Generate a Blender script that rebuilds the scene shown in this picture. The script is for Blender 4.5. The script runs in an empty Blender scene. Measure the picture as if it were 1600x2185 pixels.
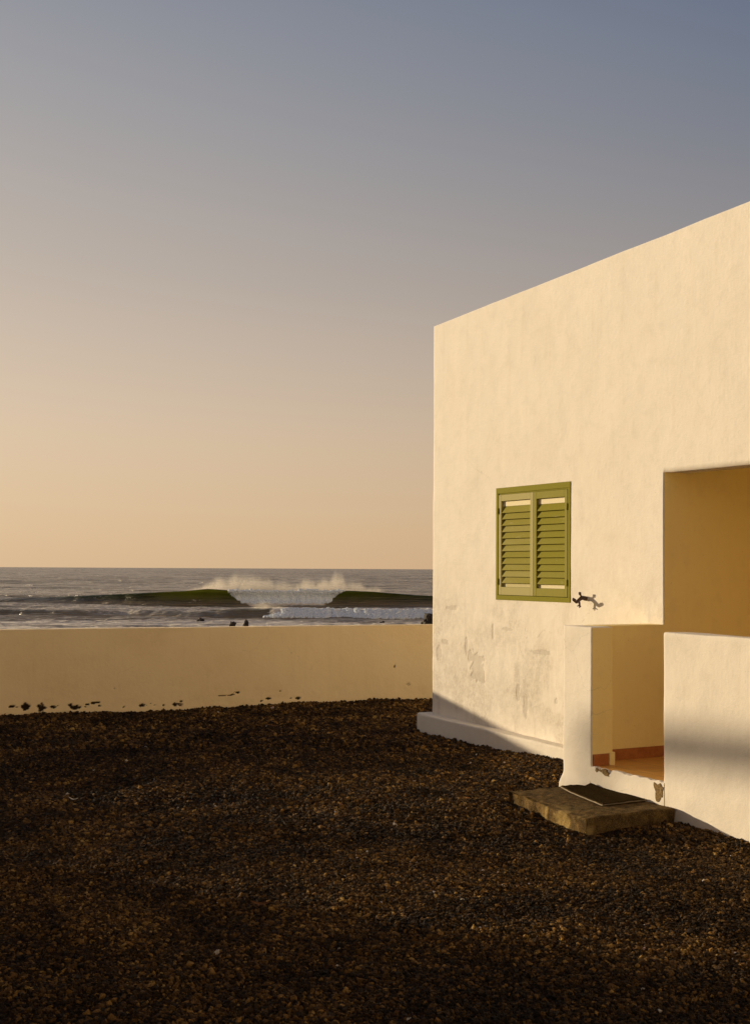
import bpy, bmesh, math, random
import numpy as np
from mathutils import Vector, Matrix, noise as mnoise
R = math.radians
sc = bpy.context.scene
col = sc.collection
rng = np.random.default_rng(7)
random.seed(7)
E = 1.76                       # eye height above the yard; every height below is measured from the eye, then raised by E

# ------------------------------------------------------------------ camera
F = 2700 / 1600
YAW = R(28.06); PITCH = R(1.2); ROLL = R(0.3)
cam_d = bpy.data.cameras.new('camera'); cam = bpy.data.objects.new('camera', cam_d); col.objects.link(cam)
cam_d.sensor_fit = 'HORIZONTAL'; cam_d.sensor_width = 36; cam_d.lens = 36 * F
cam_d.shift_y = 121.5 / 1600 - F * math.tan(PITCH)
cam_d.clip_start = 0.05; cam_d.clip_end = 60000
cam.matrix_world = Matrix.Translation((0, 0, E)) @ Matrix.Rotation(-YAW, 4, 'Z') @ Matrix.Rotation(R(90) + PITCH, 4, 'X') @ Matrix.Rotation(ROLL, 4, 'Z')
sc.camera = cam

# ------------------------------------------------------------------ light
SUN_EL, SUN_AZ = R(8.0), R(-32)
w = bpy.data.worlds.new('World'); sc.world = w; w.use_nodes = True
nt = w.node_tree; nt.nodes.clear()
sky = nt.nodes.new('ShaderNodeTexSky'); sky.sky_type = 'NISHITA'; sky.sun_disc = False
sky.sun_elevation = SUN_EL; sky.sun_rotation = SUN_AZ
sky.air_density = 1.2; sky.dust_density = 4.0; sky.ozone_density = 1.0; sky.altitude = 0
bg = nt.nodes.new('ShaderNodeBackground'); bg.inputs['Strength'].default_value = 0.13
wo = nt.nodes.new('ShaderNodeOutputWorld')
# evening haze: the sky's colour by height above the horizon, towards and away from the low sun
def wn(t, **k):
    x = nt.nodes.new(t)
    for q, v in k.items(): setattr(x, q, v)
    return x
def srgb(r, g, b): return tuple(((c / 255 + .055) / 1.055) ** 2.4 if c > 10 else c / 255 / 12.92 for c in (r, g, b)) + (1,)
geo = wn('ShaderNodeTexCoord'); nrm = wn('ShaderNodeVectorMath', operation='NORMALIZE'); nt.links.new(geo.outputs['Generated'], nrm.inputs[0])
sepz = wn('ShaderNodeSeparateXYZ'); nt.links.new(nrm.outputs[0], sepz.inputs[0])
def ramp(stops):
    r = wn('ShaderNodeValToRGB'); r.color_ramp.interpolation = 'B_SPLINE'; nt.links.new(sepz.outputs[2], r.inputs[0])
    e0 = r.color_ramp.elements
    for p, c in stops: e0.new(p).color = srgb(*c)
    e0.remove(e0[0]); e0.remove(e0[-1]); return r.outputs[0]
toward = ramp(((0, (232, 199, 158)), (.05, (235, 207, 170)), (.13, (227, 203, 180)), (.22, (203, 187, 173)), (.33, (178, 172, 170)), (.45, (148, 152, 163)), (.62, (84, 94, 118)), (.99, (42, 52, 84))))
away = ramp(((0, (205, 166, 124)), (.05, (205, 172, 136)), (.13, (180, 160, 142)), (.22, (143, 137, 138)), (.33, (108, 116, 133)), (.45, (84, 101, 132)), (.62, (54, 68, 100)), (.99, (36, 48, 82))))
dt = wn('ShaderNodeVectorMath', operation='DOT_PRODUCT'); nt.links.new(nrm.outputs[0], dt.inputs[0]); dt.inputs[1].default_value = (math.sin(SUN_AZ), math.cos(SUN_AZ), 0)
mr = wn('ShaderNodeMapRange'); nt.links.new(dt.outputs['Value'], mr.inputs[0]); mr.inputs[1].default_value = .1; mr.inputs[2].default_value = .85
behind = ramp(((0, (255, 228, 184)), (.08, (255, 226, 182)), (.25, (245, 206, 166)), (.42, (140, 128, 124)), (.6, (66, 74, 96)), (.99, (40, 50, 82))))
mb = wn('ShaderNodeMapRange'); nt.links.new(dt.outputs['Value'], mb.inputs[0]); mb.inputs[1].default_value = .05; mb.inputs[2].default_value = -.5
hb = wn('ShaderNodeMix', data_type='RGBA'); nt.links.new(mb.outputs[0], hb.inputs[0]); nt.links.new(away, hb.inputs[6]); bgain = wn('ShaderNodeMix', data_type='RGBA', blend_type='MULTIPLY'); bgain.inputs[0].default_value = 1; bgain.inputs[7].default_value = (1.55, 1.5, 1.4, 1); nt.links.new(behind, bgain.inputs[6]); nt.links.new(bgain.outputs[2], hb.inputs[7])
hz = wn('ShaderNodeMix', data_type='RGBA'); nt.links.new(mr.outputs[0], hz.inputs[0]); nt.links.new(hb.outputs[2], hz.inputs[6]); nt.links.new(toward, hz.inputs[7])
gain = wn('ShaderNodeMix', data_type='RGBA', blend_type='MULTIPLY'); gain.inputs[0].default_value = 1; gain.inputs[7].default_value = (1 / .13,) * 3 + (1,); nt.links.new(hz.outputs[2], gain.inputs[6])
tint = wn('ShaderNodeMix', data_type='RGBA'); tint.inputs[0].default_value = .88
nt.links.new(sky.outputs[0], tint.inputs[6]); nt.links.new(gain.outputs[2], tint.inputs[7]); nt.links.new(tint.outputs[2], bg.inputs[0]); nt.links.new(bg.outputs[0], wo.inputs[0])
sl = bpy.data.lights.new('sun', 'SUN'); sl.energy = 5.0; sl.angle = R(0.8); sl.color = (1.0, 0.795, 0.51)
so = bpy.data.objects.new('sun', sl); col.objects.link(so)
S = Vector((math.sin(SUN_AZ) * math.cos(SUN_EL), math.cos(SUN_AZ) * math.cos(SUN_EL), math.sin(SUN_EL)))
so.rotation_euler = S.to_track_quat('Z', 'Y').to_euler()
sc.view_settings.view_transform = 'Standard'; sc.view_settings.look = 'None'
sc.view_settings.exposure = 0.0; sc.view_settings.gamma = 1
sc.cycles.max_bounces = 8; sc.cycles.volume_bounces = 1

# ------------------------------------------------------------------ helpers
def tag(o, label=None, cat=None, group=None, kind=None):
    if label: o['label'] = label
    if cat: o['category'] = cat
    if group: o['group'] = group
    if kind: o['kind'] = kind
    return o
def empty(name, loc, rz=0):
    o = bpy.data.objects.new(name, None); col.objects.link(o); o.location = loc; o.rotation_euler = (0, 0, rz); o.empty_display_size = .2
    return o
def link(name, me, mat, parent=None, smooth=False):
    o = bpy.data.objects.new(name, me); col.objects.link(o)
    if mat: me.materials.append(mat)
    if smooth: me.polygons.foreach_set('use_smooth', [True] * len(me.polygons))
    if parent:
        o.parent = parent
        def world(p): return (world(p.parent) @ p.matrix_parent_inverse if p.parent else Matrix.Identity(4)) @ p.matrix_basis
        o.matrix_parent_inverse = world(parent).inverted()
    return o
def mesh_np(name, co, faces, attrs=None):
    me = bpy.data.meshes.new(name)
    co = np.asarray(co, np.float32); faces = np.asarray(faces, np.int32); n = faces.shape[1]
    me.vertices.add(len(co)); me.vertices.foreach_set('co', co.ravel())
    me.loops.add(faces.size); me.loops.foreach_set('vertex_index', faces.ravel())
    me.polygons.add(len(faces)); me.polygons.foreach_set('loop_start', np.arange(0, faces.size, n, dtype=np.int32))
    me.polygons.foreach_set('loop_total', np.full(len(faces), n, np.int32))
    me.update(); me.validate()
    for k, v in (attrs or {}).items():
        a = me.attributes.new(k, 'FLOAT', 'POINT'); a.data.foreach_set('value', np.asarray(v, np.float32))
    return me
def bm_mesh(name, bm):
    bmesh.ops.recalc_face_normals(bm, faces=bm.faces)
    me = bpy.data.meshes.new(name); bm.to_mesh(me); bm.free(); return me
def box(bm, x0, x1, y0, y1, z0, z1, bev=0.0, mat=None):
    m = Matrix.Translation(((x0 + x1) / 2, (y0 + y1) / 2, (z0 + z1) / 2)) @ Matrix.Diagonal((abs(x1 - x0), abs(y1 - y0), abs(z1 - z0), 1))
    if mat is not None: m = mat @ m
    r = bmesh.ops.create_cube(bm, size=1, matrix=m)
    if bev:
        es = list({e for v in r['verts'] for e in v.link_edges})
        bmesh.ops.bevel(bm, geom=es, offset=bev, segments=2, affect='EDGES', profile=.6)
_tab = np.random.default_rng(3).random((256, 256))
def vn(x, y):
    x = np.asarray(x, float); y = np.asarray(y, float)
    xi = np.floor(x).astype(int); yi = np.floor(y).astype(int); fx = x - xi; fy = y - yi
    fx = fx * fx * (3 - 2 * fx); fy = fy * fy * (3 - 2 * fy)
    a = _tab[xi & 255, yi & 255]; b = _tab[(xi + 1) & 255, yi & 255]; c = _tab[xi & 255, (yi + 1) & 255]; d = _tab[(xi + 1) & 255, (yi + 1) & 255]
    return (a * (1 - fx) + b * fx) * (1 - fy) + (c * (1 - fx) + d * fx) * fy
def fbm(x, y, o=5):
    s = 0; a = .5; t = 0
    for i in range(o):
        s = s + a * vn(x * 2 ** i + 17.3 * i, y * 2 ** i + 9.1 * i); t += a; a *= .55
    return s / t
def sstep(a, b, x): t = np.clip((x - a) / (b - a), 0, 1); return t * t * (3 - 2 * t)

def grid_sheet(us, vs, fn, skip=None):
    """fn(U,V)->co array; skip(uc,vc)->bool mask of faces to leave out"""
    U, V = np.meshgrid(us, vs, indexing='ij'); nu, nv = U.shape
    co = fn(U.ravel(), V.ravel())
    i, j = np.meshgrid(np.arange(nu - 1), np.arange(nv - 1), indexing='ij'); i = i.ravel(); j = j.ravel()
    f = np.stack([i * nv + j, (i + 1) * nv + j, (i + 1) * nv + j + 1, i * nv + j + 1], 1)
    if skip is not None:
        uc = (us[:-1] + us[1:]) / 2; vc = (vs[:-1] + vs[1:]) / 2
        f = f[~skip(uc[i], vc[j])]
    return co, f
def span(a, b, step): return np.linspace(a, b, max(2, int(round(abs(b - a) / step)) + 1))

def round_box(name, x0, x1, y0, y1, z0, z1, mat, parent=None, r=.015, step=.04, wob=.003, shape=None):
    """plastered block: rounded arrises and slightly uneven faces"""
    bm = bmesh.new()
    lo = np.array((x0, y0, z0)); hi = np.array((x1, y1, z1))
    verts = []; faces = []; off = 0
    for ax in range(3):
        a, b = [k for k in range(3) if k != ax]
        def ticks(k):
            t = span(lo[k], hi[k], step)
            return np.unique(np.round(np.concatenate([t, [lo[k] + r * q for q in (.3, .6, 1)], [hi[k] - r * q for q in (.3, .6, 1)]]), 6))
        ua, ub = ticks(a), ticks(b)
        for s, c in ((0, lo[ax]), (1, hi[ax])):
            def fn(U, V):
                p = np.zeros((len(U), 3)); p[:, a] = U; p[:, b] = V; p[:, ax] = c; return p
            co, f = grid_sheet(ua, ub, fn)
            flip = (s == 0) != (ax == 1)
            if flip: f = f[:, ::-1]
            verts.append(co); faces.append(f + off); off += len(co)
    co = np.vstack(verts); f = np.vstack(faces)
    q = np.clip(co, lo + r, hi - r); d = co - q; n = np.linalg.norm(d, axis=1, keepdims=True)
    nn = d / np.maximum(n, 1e-9)
    co = q + nn * r
    wv = (fbm(co[:, 0] * 3 + co[:, 1] * 2.3 + 5, co[:, 2] * 3 + co[:, 1] * 1.7 + 3, 4) - .5) * 2 * wob
    co = co + nn * wv[:, None]
    if shape is not None: co = shape(co)
    me = mesh_np(name, co, f)
    b2 = bmesh.new(); b2.from_mesh(me); bmesh.ops.remove_doubles(b2, verts=b2.verts, dist=1e-5); bmesh.ops.recalc_face_normals(b2, faces=b2.faces); b2.to_mesh(me); b2.free()
    return link(name, me, mat, parent, smooth=True)

# ------------------------------------------------------------------ materials
class N:
    def __init__(s, name):
        s.m = bpy.data.materials.new(name); s.m.use_nodes = True; s.t = s.m.node_tree; s.t.nodes.clear()
        s.out = s.n('ShaderNodeOutputMaterial'); s.b = s.n('ShaderNodeBsdfPrincipled'); s.l(s.b.outputs[0], s.out.inputs[0])
        s.tc = s.n('ShaderNodeTexCoord').outputs['Object']
    def n(s, t, **k):
        x = s.t.nodes.new(t)
        for a, v in k.items(): setattr(x, a, v)
        return x
    def l(s, a, b): s.t.links.new(a, b)
    def mapped(s, scale, src=None):
        m = s.n('ShaderNodeMapping'); m.inputs['Scale'].default_value = scale; s.l(src or s.tc, m.inputs[0]); return m.outputs[0]
    def noise(s, scale, detail=4, rough=.55, vec=None, dist=0):
        x = s.n('ShaderNodeTexNoise'); x.inputs['Scale'].default_value = scale; x.inputs['Detail'].default_value = detail
        x.inputs['Roughness'].default_value = rough; x.inputs['Distortion'].default_value = dist; s.l(vec or s.tc, x.inputs[0]); return x.outputs['Fac']
    def attr(s, name, kind='GEOMETRY'):
        a = s.n('ShaderNodeAttribute', attribute_name=name, attribute_type=kind); return a.outputs['Fac']
    def math(s, op, a, b=None, c=None):
        x = s.n('ShaderNodeMath', operation=op)
        for i, v in enumerate((a, b, c)):
            if v is None: continue
            if isinstance(v, (int, float)): x.inputs[i].default_value = v
            else: s.l(v, x.inputs[i])
        return x.outputs[0]
    def rng(s, v, a, b, c=0, d=1):
        x = s.n('ShaderNodeMapRange', interpolation_type='SMOOTHSTEP'); s.l(v, x.inputs[0])
        for i, q in enumerate((a, b, c, d)): x.inputs[i + 1].default_value = q
        return x.outputs[0]
    def mix(s, f, a, b, blend='MIX'):
        x = s.n('ShaderNodeMix', data_type='RGBA', blend_type=blend)
        if isinstance(f, (int, float)): x.inputs[0].default_value = f
        else: s.l(f, x.inputs[0])
        for i, v in ((6, a), (7, b)):
            if isinstance(v, tuple): x.inputs[i].default_value = (*v, 1)
            else: s.l(v, x.inputs[i])
        return x.outputs[2]
    def bump(s, h, strength=.5, dist=.01, prev=None):
        x = s.n('ShaderNodeBump'); x.inputs['Strength'].default_value = strength; x.inputs['Distance'].default_value = dist
        s.l(h, x.inputs['Height'])
        if prev: s.l(prev, x.inputs['Normal'])
        return x.outputs[0]
    def set(s, color=None, rough=None, normal=None, spec=None):
        if color is not None:
            if isinstance(color, tuple): s.b.inputs['Base Color'].default_value = (*color, 1)
            else: s.l(color, s.b.inputs['Base Color'])
        if rough is not None:
            if isinstance(rough, (int, float)): s.b.inputs['Roughness'].default_value = rough
            else: s.l(rough, s.b.inputs['Roughness'])
        if normal is not None: s.l(normal, s.b.inputs['Normal'])
        if spec is not None: s.b.inputs['Specular IOR Level'].default_value = spec
        return s.m

def plaster(name, base, dirt, peelc=(.42, .37, .30), grain=1.0, streak=.35):
    k = N(name)
    big = k.noise(1.3, 5, .6); med = k.noise(7, 5, .6)
    st = k.noise(1.0, 5, .6, k.mapped((14, 14, .9)))
    c = k.mix(k.rng(big, .35, .75, 0, .35), base, tuple(q * r for q, r in zip(base, (.90, .88, .84))))
    c = k.mix(k.math('MULTIPLY', k.rng(st, .5, .8), streak), c, tuple(q * r for q, r in zip(base, (.86, .83, .76))))
    c = k.mix(k.math('MULTIPLY', k.rng(med, .45, .8), .18), c, dirt)
    rag = k.noise(34, 6, .75); rag2 = k.noise(11, 6, .7)
    sa = k.attr('stain'); pa_ = k.attr('peel')
    sf = k.math('MULTIPLY', k.math('MULTIPLY', sa, .8), k.rng(k.math('ADD', k.math('MULTIPLY', rag, .5), k.math('MULTIPLY', rag2, .5)), .40, .60, .25, 1.25))
    c = k.mix(sf, c, dirt)
    pf = k.math('MULTIPLY', k.rng(k.math('ADD', pa_, k.math('MULTIPLY', k.math('SUBTRACT', rag, .5), .5)), .08, .30), k.math('ADD', pa_, .0))
    c = k.mix(pf, c, peelc)
    vo = k.n('ShaderNodeTexVoronoi', feature='DISTANCE_TO_EDGE'); vo.inputs['Scale'].default_value = 1.3
    wv = k.n('ShaderNodeVectorMath', operation='MULTIPLY_ADD'); wn_ = k.n('ShaderNodeTexNoise'); wn_.inputs['Scale'].default_value = 4; wn_.inputs['Detail'].default_value = 5; k.l(k.tc, wn_.inputs[0])
    k.l(wn_.outputs['Color'], wv.inputs[0]); wv.inputs[1].default_value = (.35, .35, .35); k.l(k.tc, wv.inputs[2]); k.l(wv.outputs[0], vo.inputs['Vector'])
    hc = k.math('MULTIPLY', k.rng(vo.outputs['Distance'], .0, .006, 1, 0), k.rng(k.noise(.9, 3, .5), .60, .70))
    c = k.mix(k.math('MULTIPLY', hc, .28), c, tuple(q * .6 for q in dirt))
    fine = k.noise(120, 3, .7); g2 = k.noise(28, 4, .6)
    spk = k.noise(60, 2, .5)
    c = k.mix(k.rng(spk, .70, .76, 0, .25), c, tuple(q * .6 for q in dirt))
    n1 = k.bump(fine, .5 * grain, .003); n2 = k.bump(g2, .22 * grain, .008, n1); n3 = k.bump(k.noise(3.5, 4, .5), .25, .02, n2); n3 = k.bump(sf, .35, .006, n3); n3 = k.bump(k.math('SUBTRACT', 1, pf), .6, .006, n3)
    return k.set(c, .9, n3, .2)

M = {}
M['facade'] = plaster('white_limewash', (.83, .775, .69), (.50, .44, .36))
M['porch'] = plaster('porch_shade_tint', (.90, .74, .35), (.55, .40, .22), streak=.2)  # warm bounce light in the shaded porch, put into the wall colour
M['yard_wall'] = plaster('sand_ochre_render', (.88, .70, .42), (.76, .57, .30), peelc=(.022, .012, .006), streak=.25)

k = N('terracotta_tile')
n = k.noise(9, 5, .6); n2 = k.noise(60, 3, .6)
c = k.mix(k.rng(n, .3, .7), (.42, .15, .045), (.30, .085, .025)); c = k.mix(k.rng(n2, .5, .8, 0, .4), c, (.5, .22, .08))
M['terracotta'] = k.set(c, .45, k.bump(n2, .2, .002))
k = N('floor_tile')
n = k.noise(4, 4, .6); br = k.n('ShaderNodeTexBrick'); br.offset = 0; br.inputs['Scale'].default_value = 1
br.inputs['Brick Width'].default_value = .3; br.inputs['Row Height'].default_value = .3; br.inputs['Mortar Size'].default_value = .004
br.inputs['Color1'].default_value = (.78, .43, .11, 1); br.inputs['Color2'].default_value = (.72, .38, .09, 1); br.inputs['Mortar'].default_value = (.38, .22, .10, 1)
k.l(k.tc, br.inputs[0])
c = k.mix(k.rng(n, .4, .8, 0, .5), br.outputs[0], (.42, .19, .06))
M['floor'] = k.set(c, .42, k.bump(k.noise(25, 3, .5), .2, .003))

k = N('worn_concrete')
n = k.noise(14, 6, .7); n2 = k.noise(90, 4, .7); n3 = k.noise(3, 4, .6)
c = k.mix(k.rng(n, .35, .7), (.085, .050, .018), (.30, .18, .058)); c = k.mix(k.rng(n2, .35, .75, 0, .8), c, (.05, .035, .016)); c = k.mix(k.rng(n3, .5, .7, 0, .35), c, (.20, .155, .06))
c = k.mix(k.attr('lip'), c, (.50, .35, .13))
sp_ = k.noise(170, 3, .8); c = k.mix(k.rng(sp_, .5, .7, 0, .7), c, (.36, .26, .11)); c = k.mix(k.rng(sp_, .48, .36, 0, .8), c, (.035, .024, .010))
M['concrete'] = k.set(c, .95, k.bump(sp_, 1, .006, k.bump(n2, 1, .008, k.bump(n, .8, .02))), .1)
k = N('bare_mortar')
n = k.noise(60, 6, .7)
M['mortar'] = k.set(k.mix(k.rng(n, .35, .7), (.12, .075, .025), (.34, .22, .08)), .95, k.bump(n, 1, .008))

def paint_wood(name, green, worn, amount):
    k = N(name)
    g = k.noise(1.0, 6, .65, k.mapped((40, 6, 40))); g2 = k.noise(5, 5, .65)
    m = k.math('ADD', k.math('MULTIPLY', g, .45), k.math('MULTIPLY', g2, .55))
    m = k.math('MAXIMUM', k.math('MULTIPLY', k.rng(m, .62 - amount * .35, .80 - amount * .25), .6), k.attr('bare'))
    c = k.mix(m, green, worn)
    return k.set(c, .75, k.bump(g, .35, .003), .12)
M['green'] = paint_wood('olive_paint', (.21, .195, .005), (.44, .36, .07), .10)
M['green_l'] = paint_wood('olive_paint_sunbleached', (.235, .21, .012), (.80, .72, .48), .22)
M['green_r'] = paint_wood('olive_paint_worn', (.225, .205, .007), (.80, .72, .50), .12)
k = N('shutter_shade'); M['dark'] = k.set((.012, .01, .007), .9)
k = N('rusty_iron'); n = k.noise(30, 4, .6)
M['iron'] = k.set(k.mix(k.rng(n, .4, .7), (.035, .014, .008), (.09, .028, .012)), .6, k.bump(n, .5, .002))
k = N('coir_mat'); n = k.noise(240, 4, .8); n2 = k.noise(9, 4, .6)
c = k.mix(k.rng(n, .3, .75), (.022, .015, .007), (.085, .057, .025)); c = k.mix(k.rng(n2, .45, .7, 0, .5), c, (.03, .022, .009))
M['coir'] = k.set(c, 1, k.bump(n, 1, .008), 0.)
k = N('mat_rubber'); M['rubber'] = k.set(k.mix(k.rng(k.noise(20, 4, .6), .3, .7), (.12, .09, .045), (.24, .17, .085)), .6)
k = N('lava_rock'); n = k.noise(2.5, 6, .7)
M['rock'] = k.set(k.mix(k.rng(n, .3, .7), (.016, .011, .008), (.05, .035, .024)), .75, k.bump(n, 1, .1))
k = N('dry_leaf'); M['leaf'] = k.set(k.mix(k.noise(60, 3), (.34, .15, .04), (.18, .06, .02)), .8)
k = N('feather_white'); M['feather'] = k.set((.75, .70, .64), .8)
k = N('grey_timber'); n = k.noise(3, 5, .6, k.mapped((1, 18, 18)))
M['timber'] = k.set(k.mix(n, (.12, .08, .05), (.26, .19, .12)), .8, k.bump(n, .5, .004))

# gravel stone: tint attribute carried by every instance
k = N('lapilli_stone'); t = k.attr('tint', 'INSTANCER')
r = k.n('ShaderNodeValToRGB'); k.l(t, r.inputs[0]); cr = r.color_ramp; cr.interpolation = 'LINEAR'
for p, cc in ((0.0, (.011, .008, .006)), (.34, (.046, .026, .010)), (.62, (.16, .084, .023)), (.80, (.34, .185, .046)), (.93, (.50, .32, .095)), (.975, (.38, .145, .05)), (1.0, (.58, .42, .20))):
    e = cr.elements.new(p); e.color = (*cc, 1)
cr.elements.remove(cr.elements[0]); cr.elements.remove(cr.elements[-1])
pal = k.n('ShaderNodeMath', operation='GREATER_THAN'); k.l(t, pal.inputs[0]); pal.inputs[1].default_value = 1.5
c = k.mix(pal.outputs[0], r.outputs[0], (.62, .55, .45))
M['stone'] = k.set(c, .7, k.bump(k.noise(1.6, 3, .6), .5, .12), .12)
k = N('lapilli_ground'); n = k.noise(70, 5, .75); v = k.n('ShaderNodeTexVoronoi'); v.inputs['Scale'].default_value = 55; k.l(k.tc, v.inputs[0])
c = k.mix(k.rng(n, .3, .7), (.008, .006, .004), (.045, .028, .015))
M['ground'] = k.set(c, .9, k.bump(v.outputs['Distance'], 1, .02, k.bump(n, 1, .02)), .2)

# ------------------------------------------------------------------ projection helpers for measuring only
fx, fy = math.sin(YAW), math.cos(YAW); rx, ry = math.cos(YAW), -math.sin(YAW)
def hor(px): return 1209.5 + .0052 * px + .0
def on_x(px, py, X):          # photo pixel -> (Y, height from eye) on a wall plane x = X
    a = YAW + math.atan((px - 800) / 2700); Y = X / math.tan(a); z = X * fx + Y * fy
    return Y, -(py - (1209 + .0085 * px * 1.0)) * z / 2700
def cam2w(x, s): return (x * rx + s * fx, x * ry + s * fy)

# ------------------------------------------------------------------ ground
XF, YC = 7.0, 11.79            # facade plane, far corner of the house
XP = 6.125                     # porch front plane
Y1 = 8.078                     # inner face of porch side wall
def ground_h(x, y):
    h = -1.765 + .035 * (fbm(x * .8 + 4, y * .8 + 9, 3) - .5) * 2 + .022 * (fbm(x * 3 + 1, y * 3 + 5, 3) - .5) * 2
    h = h + .06 * np.exp(-(((x - 6.75) / .6) ** 2 + ((y - 8.9) / .9) ** 2))
    h = h - .03 * np.exp(-(((x - 5.8) / 1.0) ** 2 + ((y - 6.3) / 1.4) ** 2))
    h = h - .022 * np.exp(-((y - 15.4 + .127 * (x - 3)) / .5) ** 2) * sstep(6.5, 4.5, x)
    h = h - .065 * np.exp(-(((x - 6.2) / .7) ** 2 + ((y - 5.7) / .55) ** 2))
    h = h - .055 * np.exp(-(((x - 5.4) / .38) ** 2 + ((y - 7.2) / .75) ** 2))
    return h + E
def wall_y(x): return 15.43 - (x - 3.16) * .1275
us = np.concatenate([np.linspace(-3000, -20, 12), span(-12, 14, .09), np.linspace(22, 3000, 12)])
vs = np.concatenate([np.linspace(-3000, -12, 12), span(-4, 19, .09), np.array([24, 32, 45, 65, 90, 120, 150, 200.])])
def gfn(U, V):
    h = ground_h(U, V); s = U * fx + V * fy
    shore = sstep(19, 95, s)
    h = h - shore * 7.5 + shore * (1 - sstep(70, 130, s)) * (fbm(U * .3, V * .3, 4) - .5) * 1.2
    return np.stack([U, V, h], 1)
co, f = grid_sheet(us, vs, gfn)
ground = tag(link('ground', mesh_np('ground', co, f), M['ground'], smooth=True), kind='structure')

# gravel: loose volcanic stones, scattered as real stones over the yard
def scatter(n, s0, s1, size, rs):
    s = np.sqrt(rs.uniform(s0 * s0, s1 * s1, n)); x = rs.uniform(-1, 1, n) * (s * .30 + 1.2) + .15
    X = x * rx + s * fx; Y = x * ry + s * fy
    return X, Y, np.clip(rs.lognormal(math.log(size), .34, n), size * .4, size * 2.0)
P = [scatter(260000, 4.2, 8.2, .0066, rng), scatter(200000, 8.2, 12.2, .0086, rng), scatter(130000, 12.2, 17.6, .0120, rng)]
X = np.concatenate([p[0] for p in P]); Y = np.concatenate([p[1] for p in P]); Z = np.concatenate([p[2] for p in P])
keep = (Y < wall_y(X) - .01) & ~((X > XF - .14) & (Y < YC + .1)) & ~((X > XP - .005) & (Y < 8.28)) & ~((X > 5.39) & (Y > 6.95) & (Y < 8.08))
X, Y, Z = X[keep], Y[keep], Z[keep]; n = len(X)
H = ground_h(X, Y) + rng.uniform(-.25, .75, n) * Z
pts = bpy.data.meshes.new('gravel'); pts.vertices.add(n); pts.vertices.foreach_set('co', np.stack([X, Y, H], 1).astype(np.float32).ravel())
a = pts.attributes.new('scl', 'FLOAT_VECTOR', 'POINT'); a.data.foreach_set('vector', (Z[:, None] * rng.uniform(.62, 1.35, (n, 3)) * np.array([1.1, 1.1, .72])).astype(np.float32).ravel())
a = pts.attributes.new('rot', 'FLOAT_VECTOR', 'POINT'); a.data.foreach_set('vector', (np.stack([rng.normal(0, .5, n), rng.normal(0, .5, n), rng.uniform(0, 6.28, n)], 1)).astype(np.float32).ravel())
tv = np.clip(rng.beta(1.6, 2.2, n) * .9 + (fbm(X * 2.2, Y * 2.2, 3) - .5) * .5, 0, 1)
tv[rng.random(n) < .0006] = 2.0; 
a = pts.attributes.new('tintv', 'FLOAT', 'POINT'); a.data.foreach_set('value', tv.astype(np.float32))
a = pts.attributes.new('var', 'INT', 'POINT'); a.data.foreach_set('value', rng.integers(0, 6, n).astype(np.int32))
gravel = tag(link('gravel', pts, None), kind='stuff', label='dark brown and black volcanic gravel covering the yard', cat='gravel')
g = bpy.data.node_groups.new('scatter_gravel', 'GeometryNodeTree')
g.interface.new_socket('Geometry', in_out='INPUT', socket_type='NodeSocketGeometry'); g.interface.new_socket('Geometry', in_out='OUTPUT', socket_type='NodeSocketGeometry')
gn = g.nodes.new; gi = gn('NodeGroupInput'); go = gn('NodeGroupOutput')
m2p = gn('GeometryNodeMeshToPoints'); g.links.new(gi.outputs[0], m2p.inputs[0])
iop = gn('GeometryNodeInstanceOnPoints'); g.links.new(m2p.outputs[0], iop.inputs['Points'])
g2i = gn('GeometryNodeGeometryToInstance')
for v_ in range(6):
    ico = gn('GeometryNodeMeshIcoSphere'); ico.inputs['Radius'].default_value = 1; ico.inputs['Subdivisions'].default_value = 1 if v_ % 2 else 2
    pos = gn('GeometryNodeInputPosition'); nz = gn('ShaderNodeTexNoise'); nz.noise_dimensions = '4D'; nz.inputs['W'].default_value = v_ * 3.7; nz.inputs['Scale'].default_value = 1.5; nz.inputs['Detail'].default_value = 2
    g.links.new(pos.outputs[0], nz.inputs['Vector'])
    sb = gn('ShaderNodeVectorMath'); sb.operation = 'SUBTRACT'; g.links.new(nz.outputs['Color'], sb.inputs[0]); sb.inputs[1].default_value = (.5, .5, .5)
    sm = gn('ShaderNodeVectorMath'); sm.operation = 'SCALE'; g.links.new(sb.outputs[0], sm.inputs[0]); sm.inputs['Scale'].default_value = 2.6
    sp = gn('GeometryNodeSetPosition'); g.links.new(ico.outputs[0], sp.inputs[0]); g.links.new(sm.outputs[0], sp.inputs['Offset'])
    ma = gn('GeometryNodeSetMaterial'); ma.inputs['Material'].default_value = M['stone']; g.links.new(sp.outputs[0], ma.inputs[0])
    g.links.new(ma.outputs[0], g2i.inputs[0])
g.links.new(g2i.outputs[0], iop.inputs['Instance']); iop.inputs['Pick Instance'].default_value = True
def na(name, typ):
    x = gn('GeometryNodeInputNamedAttribute'); x.data_type = typ; x.inputs[0].default_value = name; return x.outputs[0]
g.links.new(na('var', 'INT'), iop.inputs['Instance Index'])
g.links.new(na('rot', 'FLOAT_VECTOR'), iop.inputs['Rotation']); g.links.new(na('scl', 'FLOAT_VECTOR'), iop.inputs['Scale'])
sn = gn('GeometryNodeStoreNamedAttribute'); sn.data_type = 'FLOAT'; sn.domain = 'INSTANCE'; sn.inputs['Name'].default_value = 'tint'
g.links.new(iop.outputs[0], sn.inputs[0]); g.links.new(na('tintv', 'FLOAT'), sn.inputs['Value']); g.links.new(sn.outputs[0], go.inputs[0])
md = gravel.modifiers.new('scatter', 'NODES'); md.node_group = g

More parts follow.
